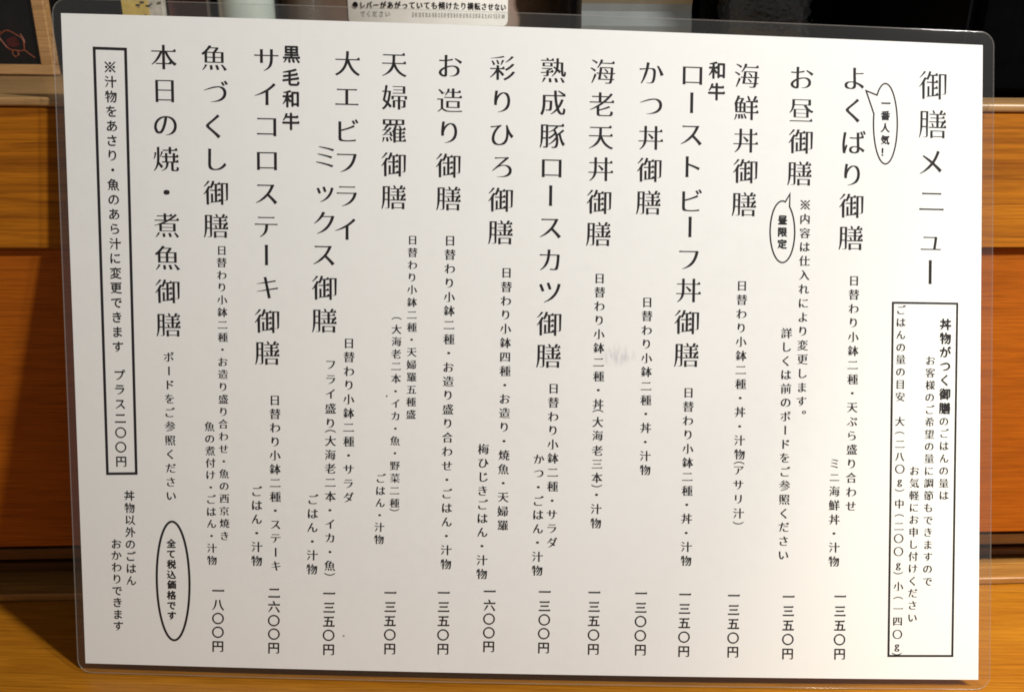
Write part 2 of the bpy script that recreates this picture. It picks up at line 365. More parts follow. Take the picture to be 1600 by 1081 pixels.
    ('dish_description', '日替わり小鉢二種・サラダ', 3.7,0.028,0.006,'L', [(-59.8,3.6),(-59.8,-0.9),(-59.8,-5.5),(-59.8,-10.0),(-59.9,-14.6),(-59.9,-19.2),(-59.9,-23.8),(-59.9,-28.4),(-59.9,-33.0),(-59.9,-37.6),(-60.0,-42.3),(-60.0,-46.9)]),
    ('dish_description', 'フライ盛り(大海老二本・イカ・魚)', 3.72,0.028,0.006,'L', [(-65.7,-3.4),(-65.7,-8.2),(-65.8,-12.9),(-65.8,-17.7),(-65.8,-22.5),(-65.8,-25.1),(-65.8,-28.3),(-65.9,-32.9),(-65.9,-37.4),(-65.9,-42.0),(-65.9,-46.6),(-66.0,-51.2),(-66.0,-55.8),(-66.0,-60.4),(-66.0,-65.1),(-66.1,-69.7),(-66.1,-72.6)]),
    ('dish_description', 'ごはん・汁物', 3.77,0.028,0.006,'L', [(-71.6,-47.7),(-71.7,-52.4),(-71.8,-57.0),(-71.8,-61.7),(-71.9,-66.3),(-72.0,-71.0)]),
    ('dish_description', '日替わり小鉢二種・ステーキ', 3.74,0.028,0.006,'L', [(-83.8,-15.2),(-83.8,-19.7),(-83.8,-24.2),(-83.8,-28.8),(-83.9,-33.3),(-83.9,-37.9),(-83.9,-42.4),(-83.9,-47.0),(-83.9,-51.6),(-83.9,-56.2),(-83.9,-60.8),(-83.9,-65.5),(-83.9,-70.1)]),
    ('dish_description', 'ごはん・汁物', 3.78,0.028,0.006,'L', [(-90.0,-45.3),(-90.0,-49.9),(-90.1,-54.5),(-90.1,-59.2),(-90.1,-63.8),(-90.2,-68.5)]),
    ('dish_description', '日替わり小鉢二種・お造り盛り合わせ・魚の西京焼き', 3.31,0.028,0.006,'L', [(-100.3,32.8),(-100.4,28.9),(-100.4,24.9),(-100.4,21.0),(-100.4,17.0),(-100.4,13.0),(-100.4,9.0),(-100.4,5.0),(-100.5,1.0),(-100.5,-3.0),(-100.5,-7.0),(-100.5,-11.1),(-100.5,-15.1),(-100.5,-19.2),(-100.6,-23.2),(-100.6,-27.3),(-100.6,-31.4),(-100.6,-35.5),(-100.6,-39.6),(-100.6,-43.7),(-100.6,-47.8),(-100.7,-52.0),(-100.7,-56.1),(-100.7,-60.3)]),
    ('dish_description', '魚の煮付け・ごはん・汁物', 3.38,0.028,0.006,'L', [(-105.1,-24.1),(-105.1,-28.1),(-105.0,-32.1),(-105.0,-36.1),(-105.0,-40.1),(-105.0,-44.2),(-105.0,-48.2),(-105.0,-52.3),(-105.0,-56.3),(-105.0,-60.4),(-105.0,-64.5),(-105.0,-68.6)]),
    ('dish_description', 'ボードをご参照ください', 3.58,0.028,0.006,'L', [(-117.9,-1.6),(-117.9,-6.1),(-117.9,-10.6),(-117.9,-15.2),(-118.0,-19.7),(-118.0,-24.2),(-118.0,-28.8),(-118.0,-33.4),(-118.0,-38.0),(-118.1,-42.6),(-118.1,-47.2)]),
    ('price', '一三五〇円', 4.07,0.024,-0.0,'L', [(102.2,-77.9),(102.2,-82.7),(102.2,-87.4),(102.2,-92.1),(102.3,-96.8)]),
    ('price', '一三五〇円', 4.07,0.024,-0.0,'L', [(85.1,-78.1),(85.1,-82.8),(85.1,-87.5),(85.1,-92.2),(85.1,-96.9)]),
    ('price', '一三五〇円', 4.08,0.024,-0.0,'L', [(67.0,-77.9),(67.0,-82.6),(67.0,-87.2),(67.0,-91.9),(67.0,-96.5)]),
    ('price', '一三五〇円', 4.09,0.024,-0.0,'L', [(50.9,-77.7),(50.8,-82.4),(50.8,-87.1),(50.8,-91.8),(50.8,-96.5)]),
    ('price', '一三〇〇円', 4.1,0.024,-0.0,'L', [(36.4,-77.5),(36.4,-82.2),(36.4,-86.8),(36.4,-91.5),(36.5,-96.2)]),
    ('price', '一三五〇円', 4.1,0.024,-0.0,'L', [(21.0,-77.4),(21.0,-82.1),(21.0,-86.8),(21.0,-91.5),(21.0,-96.2)]),
    ('price', '一三〇〇円', 4.11,0.024,-0.0,'L', [(4.7,-77.4),(4.7,-82.1),(4.7,-86.7),(4.6,-91.3),(4.6,-96.0)]),
    ('price', '一六〇〇円', 4.13,0.024,-0.0,'L', [(-13.4,-77.5),(-13.4,-82.1),(-13.5,-86.7),(-13.5,-91.3),(-13.5,-95.9)]),
    ('price', '一三五〇円', 4.14,0.024,-0.0,'L', [(-28.5,-78.2),(-28.5,-82.9),(-28.5,-87.6),(-28.6,-92.3),(-28.6,-97.0)]),
    ('price', '一三五〇円', 4.15,0.024,-0.0,'L', [(-46.1,-78.5),(-46.1,-83.2),(-46.2,-87.9),(-46.2,-92.6),(-46.2,-97.3)]),
    ('price', '一三五〇円', 4.17,0.024,-0.0,'L', [(-66.3,-79.1),(-66.3,-83.8),(-66.4,-88.5),(-66.5,-93.2),(-66.5,-98.0)]),
    ('price', '二六〇〇円', 4.19,0.024,-0.0,'L', [(-84.5,-79.2),(-84.6,-83.9),(-84.7,-88.6),(-84.7,-93.2),(-84.8,-97.9)]),
    ('price', '一八〇〇円', 4.2,0.024,-0.0,'L', [(-103.1,-78.9),(-103.2,-83.6),(-103.3,-88.3),(-103.4,-93.0),(-103.5,-97.8)]),
    ('notice_text', '※汁物をあさり・魚のあら汁に変更できますプラス二〇〇円', 3.86,0.023,0,'L', [(-134.0,89.1),(-134.0,84.6),(-134.0,80.1),(-134.0,75.6),(-134.0,71.1),(-134.1,66.6),(-134.1,62.0),(-134.1,57.5),(-134.1,52.9),(-134.1,48.3),(-134.1,43.7),(-134.1,39.1),(-134.1,34.4),(-134.2,29.8),(-134.2,25.1),(-134.2,20.4),(-134.2,15.7),(-134.2,11.0),(-134.2,6.3),(-134.2,1.5),(-134.0,-7.7),(-134.0,-12.4),(-134.0,-17.1),(-134.1,-21.8),(-134.1,-26.5),(-134.2,-31.3),(-134.2,-36.0)]),
    ('notice_text', '丼物以外のごはん', 3.58,0.023,0,'L', [(-131.9,-47.4),(-131.9,-51.5),(-131.9,-55.5),(-131.9,-59.6),(-132.0,-63.7),(-132.0,-67.8),(-132.0,-71.9),(-132.1,-76.0)]),
    ('notice_text', 'おかわりできます', 3.62,0.023,0,'L', [(-136.7,-63.7),(-136.8,-67.6),(-136.8,-71.6),(-136.8,-75.6),(-136.9,-79.6),(-136.9,-83.6),(-136.9,-87.7),(-136.9,-91.7)]),
    ('notice_text', '全て税込価格です', 3.12,0.045,0,'L', [(-118.4,-63.2),(-118.5,-66.7),(-118.5,-70.2),(-118.6,-73.7),(-118.6,-77.1),(-118.7,-80.7),(-118.8,-84.2),(-118.8,-87.7)]),
    ('notice_text', '丼物がつく御膳', 4.02,0.042,0,'L', [(136.4,12.1),(136.4,7.5),(136.4,2.9),(136.4,-1.7),(136.4,-6.3),(136.4,-10.9),(136.4,-15.6)]),
    ('notice_text', 'のごはんの量は', 3.39,0.028,0.006,'L', [(136.2,-19.9),(136.3,-23.9),(136.3,-28.0),(136.3,-32.1),(136.3,-36.2),(136.3,-40.3),(136.4,-44.3)]),
    ('notice_text', 'お客様のご希望の量に調節もできますので', 3.38,0.028,0.006,'L', [(131.4,0.1),(131.4,-3.9),(131.4,-8.0),(131.3,-12.0),(131.3,-16.1),(131.3,-20.1),(131.3,-24.2),(131.3,-28.2),(131.3,-32.2),(131.3,-36.3),(131.3,-40.3),(131.3,-44.4),(131.2,-48.4),(131.2,-52.5),(131.2,-56.5),(131.2,-60.6),(131.2,-64.6),(131.2,-68.6),(131.2,-72.7)]),
    ('notice_text', 'お気軽にお申し付けください', 3.38,0.028,0.006,'L', [(126.4,-36.3),(126.4,-40.3),(126.4,-44.4),(126.4,-48.4),(126.4,-52.4),(126.4,-56.5),(126.3,-60.5),(126.3,-64.5),(126.3,-68.5),(126.3,-72.6),(126.3,-76.6),(126.3,-80.6),(126.3,-84.7)]),
    ('notice_text', 'ごはんの量の目安大(二八〇g)中(二〇〇g)小(一四〇g)', 3.38,0.028,0.006,'L', [(121.2,16.7),(121.2,12.6),(121.2,8.5),(121.3,4.4),(121.3,0.4),(121.3,-3.7),(121.3,-7.8),(121.3,-11.9),(121.3,-20.0),(121.3,-23.8),(121.4,-27.5),(121.4,-31.6),(121.5,-35.7),(121.5,-40.4),(121.5,-42.7),(121.5,-47.2),(121.5,-51.0),(121.4,-54.6),(121.4,-58.6),(121.4,-62.9),(121.4,-67.9),(121.4,-70.0),(121.5,-74.4),(121.5,-78.2),(121.5,-81.8),(121.4,-85.9),(121.4,-90.2),(121.3,-94.7),(121.3,-96.7)]),
    ('bubble_text', '昼限定', 3.24,0.05,0,'L', [(80.9,45.5),(80.9,41.6),(80.9,37.7)]),
    ('bubble_text', '一番人気！', 3.2,0.045,0,'L', [(115.1,84.5),(115.0,80.5),(115.0,76.5),(115.0,72.5),(115.0,68.5)]),
]
FRAMES = [
    ('notice_frame',0.88,[(-138.7,94.73),(-129.08,94.63),(-129.38,-39.96),(-138.87,-40.2)]),
    ('notice_frame',0.71,[(118.46,19.04),(140.37,19.02),(139.78,-97.21),(118.52,-97.36)]),
    ('notice_oval',0.75,[(-118.02,-55.83),(-117.48,-55.92),(-116.95,-56.2),(-116.43,-56.69),(-115.92,-57.35),(-115.44,-58.21),(-114.98,-59.23),(-114.55,-60.43),(-114.15,-61.77),(-113.8,-63.26),(-113.48,-64.87),(-113.21,-66.59),(-112.99,-68.41),(-112.82,-70.3),(-112.7,-72.25),(-112.63,-74.23),(-112.61,-76.24),(-112.65,-78.24),(-112.75,-80.23),(-112.89,-82.17),(-113.09,-84.05),(-113.34,-85.85),(-113.64,-87.56),(-113.98,-89.15),(-114.36,-90.61),(-114.78,-91.92),(-115.23,-93.07),(-115.71,-94.06),(-116.22,-94.86),(-116.74,-95.47),(-117.28,-95.89),(-117.83,-96.11),(-118.38,-96.12),(-118.92,-95.93),(-119.46,-95.54),(-119.98,-94.96),(-120.48,-94.18),(-120.96,-93.22),(-121.41,-92.09),(-121.83,-90.79),(-122.2,-89.35),(-122.54,-87.77),(-122.83,-86.08),(-123.07,-84.28),(-123.26,-82.41),(-123.4,-80.47),(-123.48,-78.48),(-123.51,-76.48),(-123.49,-74.47),(-123.41,-72.47),(-123.28,-70.51),(-123.1,-68.61),(-122.87,-66.78),(-122.59,-65.05),(-122.27,-63.42),(-121.91,-61.92),(-121.51,-60.56),(-121.07,-59.35),(-120.61,-58.3),(-120.12,-57.43),(-119.61,-56.74),(-119.09,-56.24),(-118.55,-55.94)]),
    ('speech_bubble',0.5,[(112.07,87.1),(112.37,88.02),(112.7,88.84),(113.06,89.53),(113.44,90.1),(113.84,90.53),(114.25,90.83),(114.67,90.98),(115.1,90.99),(115.52,90.86),(115.94,90.58),(116.35,90.17),(116.75,89.62),(117.13,88.94),(117.48,88.14),(117.81,87.23),(118.11,86.21),(118.38,85.1),(118.61,83.92),(118.8,82.66),(118.95,81.35),(119.06,80.01),(119.12,78.64),(119.14,77.26),(119.11,75.88),(119.04,74.53),(118.93,73.21),(118.78,71.95),(118.58,70.74),(118.35,69.62),(118.08,68.58),(117.78,67.65),(117.45,66.82),(117.09,66.12),(116.71,65.54),(116.32,65.1),(115.91,64.79),(115.49,64.63),(115.06,64.61),(114.64,64.74),(114.22,65.01),(113.81,65.41),(113.42,65.95),(113.04,66.63),(112.68,67.42),(112.35,68.32),(112.05,69.33),(111.78,70.43),(111.55,71.61),(111.36,72.86),(111.2,74.16),(111.09,75.5),(111.02,76.86),(111.0,78.24),(111.02,79.61),(111.08,80.96),(108.31,88.43)]),
    ('speech_bubble',0.5,[(83.16,49.88),(83.51,49.21),(83.84,48.46),(84.13,47.63),(84.39,46.73),(84.61,45.78),(84.78,44.77),(84.91,43.73),(84.99,42.67),(85.03,41.59),(85.02,40.52),(84.96,39.45),(84.85,38.42),(84.7,37.42),(84.51,36.47),(84.27,35.58),(84.0,34.76),(83.69,34.02),(83.35,33.37),(82.98,32.81),(82.59,32.35),(82.18,32.01),(81.75,31.77),(81.32,31.65),(80.88,31.64),(80.44,31.75),(80.0,31.98),(79.58,32.31),(79.17,32.75),(78.79,33.3),(78.42,33.94),(78.09,34.67),(77.79,35.48),(77.52,36.36),(77.3,37.3),(77.11,38.3),(76.97,39.33),(76.87,40.38),(76.82,41.46),(76.82,42.53),(76.87,43.6),(76.96,44.64),(77.1,45.65),(77.28,46.61),(77.5,47.51),(77.76,48.35),(78.06,49.11),(78.39,49.79),(78.75,50.37),(79.14,50.85),(79.55,51.23),(79.97,51.5),(80.4,51.65),(80.84,51.69),(81.28,51.62),(81.72,51.43),(83.22,54.04)]),
]

# ------------------------------------------------------------------ the setting: counter, shelf top, room behind
counter = box('counter', (-700, 700, -420, 560, -40, 0), M_COUNTER)
tag(counter, 'varnished yellow wood counter the menu stands on', 'counter', kind='structure')
wall = box('wall', (-1500, 1500, 700, 760, -40, 1500), plain('dark_wall', (0.012, 0.010, 0.009), rough=.8))
tag(wall, 'dark wall far behind the raised ledge', 'wall', kind='structure')

# ------------------------------------------------------------------ raised wooden ledge behind the menu
# its own axes: x along the ledge, y away from the viewer; yaw 3.3 degrees
ledge = thing('raised_ledge', (-5.6, 47.52, 0), 'orange varnished wooden ledge the menu leans against, grain running sideways', 'counter ledge', rz=math.radians(3.3))
ZT = 182.6          # top of the ledge
F = 11.5 - 0.0      # distance of the face behind the foot strip's front
bm = bmesh.new()            # the upper board leans with the menu: its lower edge stands forward
vv = [[bm.verts.new(Vector((x, y, z)) * MM) for y, z in ((F - 9, 135.3), (F + 18, 135.2), (F + 18, ZT - 3.2), (F, ZT - 3.2))] for x in (-520, 520)]
bm.faces.new(vv[0]); bm.faces.new(vv[1][::-1])
for k in range(4): bm.faces.new((vv[0][k], vv[0][(k + 1) % 4], vv[1][(k + 1) % 4], vv[1][k]))
bmesh.ops.bevel(bm, geom=bm.edges[:], offset=.5 * MM, segments=2, affect='EDGES')
from_bm('upper_board', bm, M_UPPER, ledge)
box('lower_board', (-520, 520, F - 6.5, F + 18, 21.0, 135.0), M_LOWER, ledge, bev=.6, seg=2)
box('top_board', (-520, 520, F - .3, 470, ZT - 3.0, ZT), M_TOP, ledge, bev=1.3, seg=4, smooth=True)
box('foot_strip', (-520, 520, 0, 50, 0.2, 3.2), M_STRIP, ledge, bev=.8, seg=3)
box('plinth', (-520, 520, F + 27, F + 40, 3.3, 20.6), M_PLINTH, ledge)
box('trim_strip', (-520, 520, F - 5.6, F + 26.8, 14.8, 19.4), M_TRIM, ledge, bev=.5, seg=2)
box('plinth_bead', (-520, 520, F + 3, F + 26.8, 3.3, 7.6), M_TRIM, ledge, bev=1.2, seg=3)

# ------------------------------------------------------------------ the laminated menu
MR = Matrix(((0.99924, 0.0, 0.03903), (0.03732, 0.29237, -0.95558), (-0.01141, 0.9563, 0.29215)))
MO = Vector((0.65, -108.2, -0.0657))
BULGE, TWIST = 2.059, -5.646
ML, MT, MRG, MB = 2.6, 4.4, 3.9, 3.2    # film margins round the paper

def sheet(u, v, w=0.0):
    """point of the bent, slightly twisted sheet (mm): u right, v up, w towards the viewer"""
    return MR @ (Vector((u, v, BULGE * (1 - (u / 148.5) ** 2) + TWIST * (u / 148.5) * (v / 105) + w)) - MO) + Vector((0, 0, 0.35))

menu = thing('laminated_menu', (0, 0, 0), 'large laminated white menu sheet printed with vertical Japanese dishes and prices', 'menu')

def sheet_grid(name, us_of, vs, w0, w1, mat_, parent):
    bm = bmesh.new()
    g = []
    for w in (w0, w1):
        g.append([[bm.verts.new(sheet(u, v, w) * MM) for u in us_of(v)] for v in vs])
    nv, nu = len(vs), len(g[0][0])
    for s in (0, 1):
        for i in range(nv - 1):
            for j in range(nu - 1):
                f = (g[s][i][j], g[s][i][j + 1], g[s][i + 1][j + 1], g[s][i + 1][j])
                bm.faces.new(f if s else f[::-1])
    loop = [(0, j) for j in range(nu)] + [(i, nu - 1) for i in range(1, nv)] + [(nv - 1, j) for j in range(nu - 2, -1, -1)] + [(i, 0) for i in range(nv - 2, 0, -1)]
    for a, b in zip(loop, loop[1:] + loop[:1]):
        bm.faces.new((g[0][a[0]][a[1]], g[0][b[0]][b[1]], g[1][b[0]][b[1]], g[1][a[0]][a[1]]))
    return from_bm(name, bm, mat_, parent, smooth=False)

NU = 48
paper = sheet_grid('paper', lambda v: [-148.5 + 297 * j / NU for j in range(NU + 1)], [-105 + 210 * i / 36 for i in range(37)], -.07, .07, M_PAPER, menu)

RC = 4.6            # corner radius of the film
L0, L1, B0, B1 = -148.5 - ML, 148.5 + MRG, -105 - MB, 105 + MT
def film_us(v):
    d = 0.0
    e = min(v - B0, B1 - v)
    if e < RC: d = RC - math.sqrt(max(0, RC * RC - (RC - e) ** 2))
    a, b = L0 + d, L1 - d
    return [a] + [-148.5 + 297 * j / NU for j in range(NU + 1)] + [b]
arc = [RC * (1 - math.cos(math.radians(t))) for t in (0, 12, 24, 36, 48, 60, 75, 90)]
film_vs = sorted(set([round(B0 + t, 4) for t in arc] + [-105.0, 105.0] + [round(B0 + RC + (B1 - B0 - 2 * RC) * i / 34, 4) for i in range(1, 34)] + [round(B1 - t, 4) for t in arc]))
fo = sheet_grid('laminate_film', film_us, film_vs, -.16, .16, M_FILM, menu)
fo.data.materials.append(M_MARGIN)
for p in fo.data.polygons:
    q = MR.transposed() @ (p.center * 1000 - Vector((0, 0, .35))) + MO
    if not (-148.45 < q.x < 148.45 and -104.95 < q.y < 104.95): p.material_index = 1

outline = []
for cx, cy, t0 in ((L1 - RC, B1 - RC, 0), (L0 + RC, B1 - RC, 90), (L0 + RC, B0 + RC, 180), (L1 - RC, B0 + RC, 270)):
    outline += [(cx + RC * math.cos(math.radians(t0 + t)), cy + RC * math.sin(math.radians(t0 + t))) for t in range(0, 91, 10)]
dense = []
for a, b in zip(outline, outline[1:] + outline[:1]):
    n = max(1, int(math.hypot(b[0] - a[0], b[1] - a[1]) / 7))
    dense += [(a[0] + (b[0] - a[0]) * i / n, a[1] + (b[1] - a[1]) * i / n) for i in range(n)]
bm = bmesh.new()
add_tube(bm, [sheet(u, v, 0) for u, v in dense], 0.21, 8, True)
from_bm('sealed_edge', bm, M_EDGE, menu, smooth=True)

# ---- lettering: outlines of the built-in font, thinned to a brush-serif look, laid on the sheet
fcu = bpy.data.curves.new('glyph_source', 'FONT')
fob = bpy.data.objects.new('glyph_source', fcu)
COL.objects.link(fob)
_raw = {}
def raw_glyph(ch):
    """closed polylines in em units round the centre of the character cell"""
    if ch in _raw: return _raw[ch]
    if ch == '※':
        def bar(a, b_, h):
            a, b_ = Vector(a), Vector(b_); d = (b_ - a).normalized(); q = Vector((-d.y, d.x)) * h
            return [a - q, b_ - q, b_ + q, a + q]
        dot = lambda x, y: [Vector((x + .085 * math.cos(k * .7854), y + .085 * math.sin(k * .7854))) for k in range(8)]
        L = .40
        _raw[ch] = [bar((-L, -L), (L, L), .034), bar((-L, L), (-.03, .03), .034), bar((.03, -.03), (L, -L), .034), dot(0, .30), dot(0, -.30), dot(.30, 0), dot(-.30, 0)]
        return _raw[ch]
    fcu.body = ch
    dg = bpy.context.evaluated_depsgraph_get(); dg.update()
    oe = fob.evaluated_get(dg)
    c = oe.to_curve(dg)
    res = []
    for sp in c.splines:
        bp = sp.bezier_points
        P = []
        for i in range(len(bp)):
            a, b = bp[i], bp[(i + 1) % len(bp)]
            p0, p1, p2, p3 = a.co.to_2d(), a.handle_right.to_2d(), b.handle_left.to_2d(), b.co.to_2d()
            ch_ = p3 - p0
            bend = 0
            if ch_.length > 1e-6:
                nn = Vector((-ch_.y, ch_.x)).normalized()
                bend = max(abs((p1 - p0).dot(nn)), abs((p2 - p0).dot(nn)))
            k = 1 if bend < .004 else (3 if bend < .05 else 6)
            for j in range(k):
                t = j / k; s = 1 - t
                P.append(p0 * s ** 3 + p1 * 3 * s * s * t + p2 * 3 * s * t * t + p3 * t ** 3)
        Q = []
        for p in P:
            if not Q or (p - Q[-1]).length > .002: Q.append(p)
        while len(Q) > 2 and (Q[0] - Q[-1]).length < .002: Q.pop()
        if len(Q) > 2: res.append([Vector((p.x - .5, p.y - .38)) for p in Q])
    oe.to_curve_clear()
    _raw[ch] = res
    return res

def area(P):
    return sum(P[i].x * P[(i + 1) % len(P)].y - P[(i + 1) % len(P)].x * P[i].y for i in range(len(P))) / 2

def brush_ends(Q):
    """taper the ends of slanting strokes the way a brush leaves the paper"""
    n = len(Q)
    if n < 8: return Q
    out = [q.copy() for q in Q]
    for i in range(n):
        a, b = Q[i], Q[(i + 1) % n]
        e = b - a
        if not .035 < e.length < .125: continue
        e1, e2 = (a - Q[i - 1]), (Q[(i + 2) % n] - b)
        if e1.length < 1e-6 or e2.length < 1e-6: continue
        en = e.normalized()
        if e1.normalized().dot(en) > .55 or e2.normalized().dot(en) > .55 or e1.normalized().dot(e2.normalized()) > -.5: continue
        if e1.x * e.y - e1.y * e.x < 0 or e.x * e2.y - e.y * e2.x < 0: continue
        th = math.degrees(math.atan2(-e.x, e.y))
        if -172 < th < -103: f0, reach = .22, .34
        elif 103 < th < 172: f0, reach = .55, .22
        elif -76 < th < -12: f0, reach = 1.22, .16
        else: continue
        def walk(start, step):
            P, S = [start], [0.0]
            k = start
            while S[-1] < reach and len(P) < 14:
                k2 = (k + step) % n
                P.append(k2); S.append(S[-1] + (Q[k2] - Q[k]).length); k = k2
            return P, S
        PA, SA = walk(i, -1); PB, SB = walk((i + 1) % n, 1)
        def at(P, S, s):
            for k in range(len(P) - 1):
                if S[k] <= s <= S[k + 1] and S[k + 1] > S[k]:
                    t = (s - S[k]) / (S[k + 1] - S[k]); return Q[P[k]].lerp(Q[P[k + 1]], t)
            return None
        for P, S, P2, S2 in ((PA, SA, PB, SB), (PB, SB, PA, SA)):
            for k, s in zip(P, S):
                if s > reach: break
                o = at(P2, S2, s)
                if o is None or (o - Q[k]).length > .15: break
                f = f0 + (1 - f0) * s / reach
                out[k] = Q[k] + (o - Q[k]) * (.5 * (1 - f))
    return out

def styled(ch, kx, ky, serif):
    R = raw_glyph(ch)
    if not R: return []
    if area(max(R, key=lambda P: abs(area(P)))) < 0: R = [P[::-1] for P in R]
    if ch in 'ー()（）':      # turned for vertical writing
        R = [[Vector((p.y, -p.x)) for p in P] for P in R]
        if ch in '()':
            xs = [p.x for P in R for p in P]; ys = [p.y for P in R for p in P]
            o = Vector(((min(xs) + max(xs)) / 2, (min(ys) + max(ys)) / 2)); R = [[p - o for p in P] for P in R]
    if ch == '。': R = [[p + Vector((.56, .56)) for p in P] for P in R]
    if ch == 'g':
        xs = [p.x for P in R for p in P]; ys = [p.y for P in R for p in P]
        o = Vector(((min(xs) + max(xs)) / 2, (min(ys) + max(ys)) / 2)); R = [[(p - o) * 1.05 for p in P] for P in R]
    out = []
    for P in R:
        n = len(P); nr = []
        for i in range(n):
            e = (P[(i + 1) % n] - P[i]).normalized(); nr.append(Vector((e.y, -e.x)))
        Q = []
        for i in range(n):
            a, b = nr[i - 1], nr[i]
            da, db = kx * a.x ** 2 - ky * a.y ** 8, kx * b.x ** 2 - ky * b.y ** 8
            det = a.x * b.y - a.y * b.x
            if abs(det) > .3: d = Vector(((da * b.y - db * a.y) / det, (a.x * db - b.x * da) / det))
            else: d = (a + b).normalized() * ((da + db) / 2)
            lim = 2.2 * max(abs(kx), abs(ky))
            if d.length > lim: d = d * (lim / d.length)
            Q.append(P[i] + d)
        if serif > 0 and ch not in 'ー()・〇。g！※':
            Q = brush_ends(Q)
            S = []; n = len(Q); skip = set(); ins = {}
            for i in range(n):
                a, b = Q[i], Q[(i + 1) % n]; p, q = Q[i - 1], Q[(i + 2) % n]
                e = b - a
                if 0.012 < e.y < .13 and abs(e.x) < .35 * e.y and (a - p).x > .11 and (b - q).x > .11 and abs((a - p).y) < .2 * (a - p).x and abs((q - b).y) < .2 * (b - q).x:
                    ins[(i + 1) % n] = [b + Vector((.004, 0)), b + Vector((-.022, serif)), b + Vector((-.095, .002))]
            for i in range(n): S += ins.get(i, [Q[i]])
            Q = S
        out.append(Q)
    return out

def fill_mesh(name, polys):
    loops = [[Vector((p[0], p[1])) for p in P] for P in polys]
    info = [(abs(area(P)), P) for P in loops]
    info.sort(key=lambda t: -t[0])
    def inside(q, P):
        c = False
        for i in range(len(P)):
            a, b_ = P[i - 1], P[i]
            if (a.y > q.y) != (b_.y > q.y) and q.x < (b_.x - a.x) * (q.y - a.y) / (b_.y - a.y) + a.x: c = not c
        return c
    groups = []
    for ar, P in info:
        x0, x1 = min(p.x for p in P), max(p.x for p in P)
        host = None
        for gr in groups:
            O = gr[0]
            if gr[1] > ar and gr[2] <= x0 and gr[3] >= x1 and sum(inside(q, O) for q in P[::max(1, len(P) // 5)]) > len(P[::max(1, len(P) // 5)]) * .6: host = gr
        sg = area(P) > 0
        if host is not None and sg != host[5]: host[4].append(P)
        else: groups.append([P, ar, x0, x1, [P], sg])
    bm = bmesh.new()
    for i, gr in enumerate(groups):
        me = fill_one(name, gr[4])
        bm.from_mesh(me); bpy.data.meshes.remove(me)
    out = bpy.data.meshes.new(name); bm.to_mesh(out); bm.free()
    return out

def fill_one(name, polys):
    """fill closed polylines (sheet millimetres) with holes, then bend them onto the sheet"""
    cu = bpy.data.curves.new(name, 'CURVE'); cu.dimensions = '2D'; cu.fill_mode = 'FRONT'
    for P in polys:
        sp = cu.splines.new('POLY'); sp.points.add(len(P) - 1)
        for k, p in enumerate(P): sp.points[k].co = (p[0], p[1], 0, 1)
        sp.use_cyclic_u = True
    ob = bpy.data.objects.new(name, cu); COL.objects.link(ob)
    dg = bpy.context.evaluated_depsgraph_get(); dg.update()
    me = bpy.data.meshes.new_from_object(ob.evaluated_get(dg), depsgraph=dg)
    bpy.data.objects.remove(ob, do_unlink=True); bpy.data.curves.remove(cu)
    me.name = name
    return me

def ink(name, polys, mat_=None, w=0.105, bold=0.0, boldy=0.0):
    me = fill_mesh(name, polys)
    if bold > 0:            # heavier lettering: the same strokes printed again a hair to each side
        bm = bmesh.new(); bm.from_mesh(me)
        k = 0
        for dx, dy in ((-bold, 0), (bold, 0), (0, boldy), (0, -boldy)):
            if dx == 0 and dy == 0: continue
            k += 1
            r = bmesh.ops.duplicate(bm, geom=[g for g in bm.verts[:] + bm.edges[:] + bm.faces[:] if g.is_valid and (not isinstance(g, bmesh.types.BMVert) or abs(g.co.z) < 1e-7) and (isinstance(g, bmesh.types.BMVert) or all(abs(q.co.z) < 1e-7 for q in g.verts))])
            for g in r['geom']:
                if isinstance(g, bmesh.types.BMVert): g.co += Vector((dx, dy, .003 * k))
        bm.to_mesh(me); bm.free()
    for v in me.vertices: v.co = sheet(v.co.x, v.co.y, w + v.co.z) * MM
    me.materials.clear()
    return link_mesh(name, me, mat_ or M_INK, paper)

KANA_SLANT = 0.0
for kind, s, em, kx, ky, mode, pp in TEXT:
    n = len(pp); polys = []
    for i, ch in enumerate(s):
        pn = sum(len(P) for P in raw_glyph(ch))
        g = styled(ch, min(kx, 0.0), ky * (1.0 if pn < 60 else .8 if pn < 100 else .62), .068 if kind in ('heading', 'dish_name') else 0.05)
        if not g: continue
        a, b = pp[max(0, i - 1)], pp[min(n - 1, i + 1)]
        lean = 0.0
        u0, v0 = pp[0]; u1, v1 = pp[-1]
        if mode == 'L' and abs(v1 - v0) > 5: lean = (u1 - u0) / (v1 - v0)
        ox = oy = 0.0
        if mode == 'P':
            xs = [p.x for P in g for p in P]; ys = [p.y for P in g for p in P]
            ox, oy = (min(xs) + max(xs)) / 2, (min(ys) + max(ys)) / 2
        sz = em * (.92 if ch in 'ュッ' else 1.0)
        for P in g:
            polys.append([(pp[i][0] + (p.x - ox) * sz + lean * (p.y - oy) * sz, pp[i][1] + (p.y - oy) * sz) for p in P])
    ink(kind, polys, bold=max(0.0, kx) * em, boldy=(max(0.0, kx) * em * .85 if ky <= 0 else 0.0))
bpy.data.objects.remove(fob, do_unlink=True)

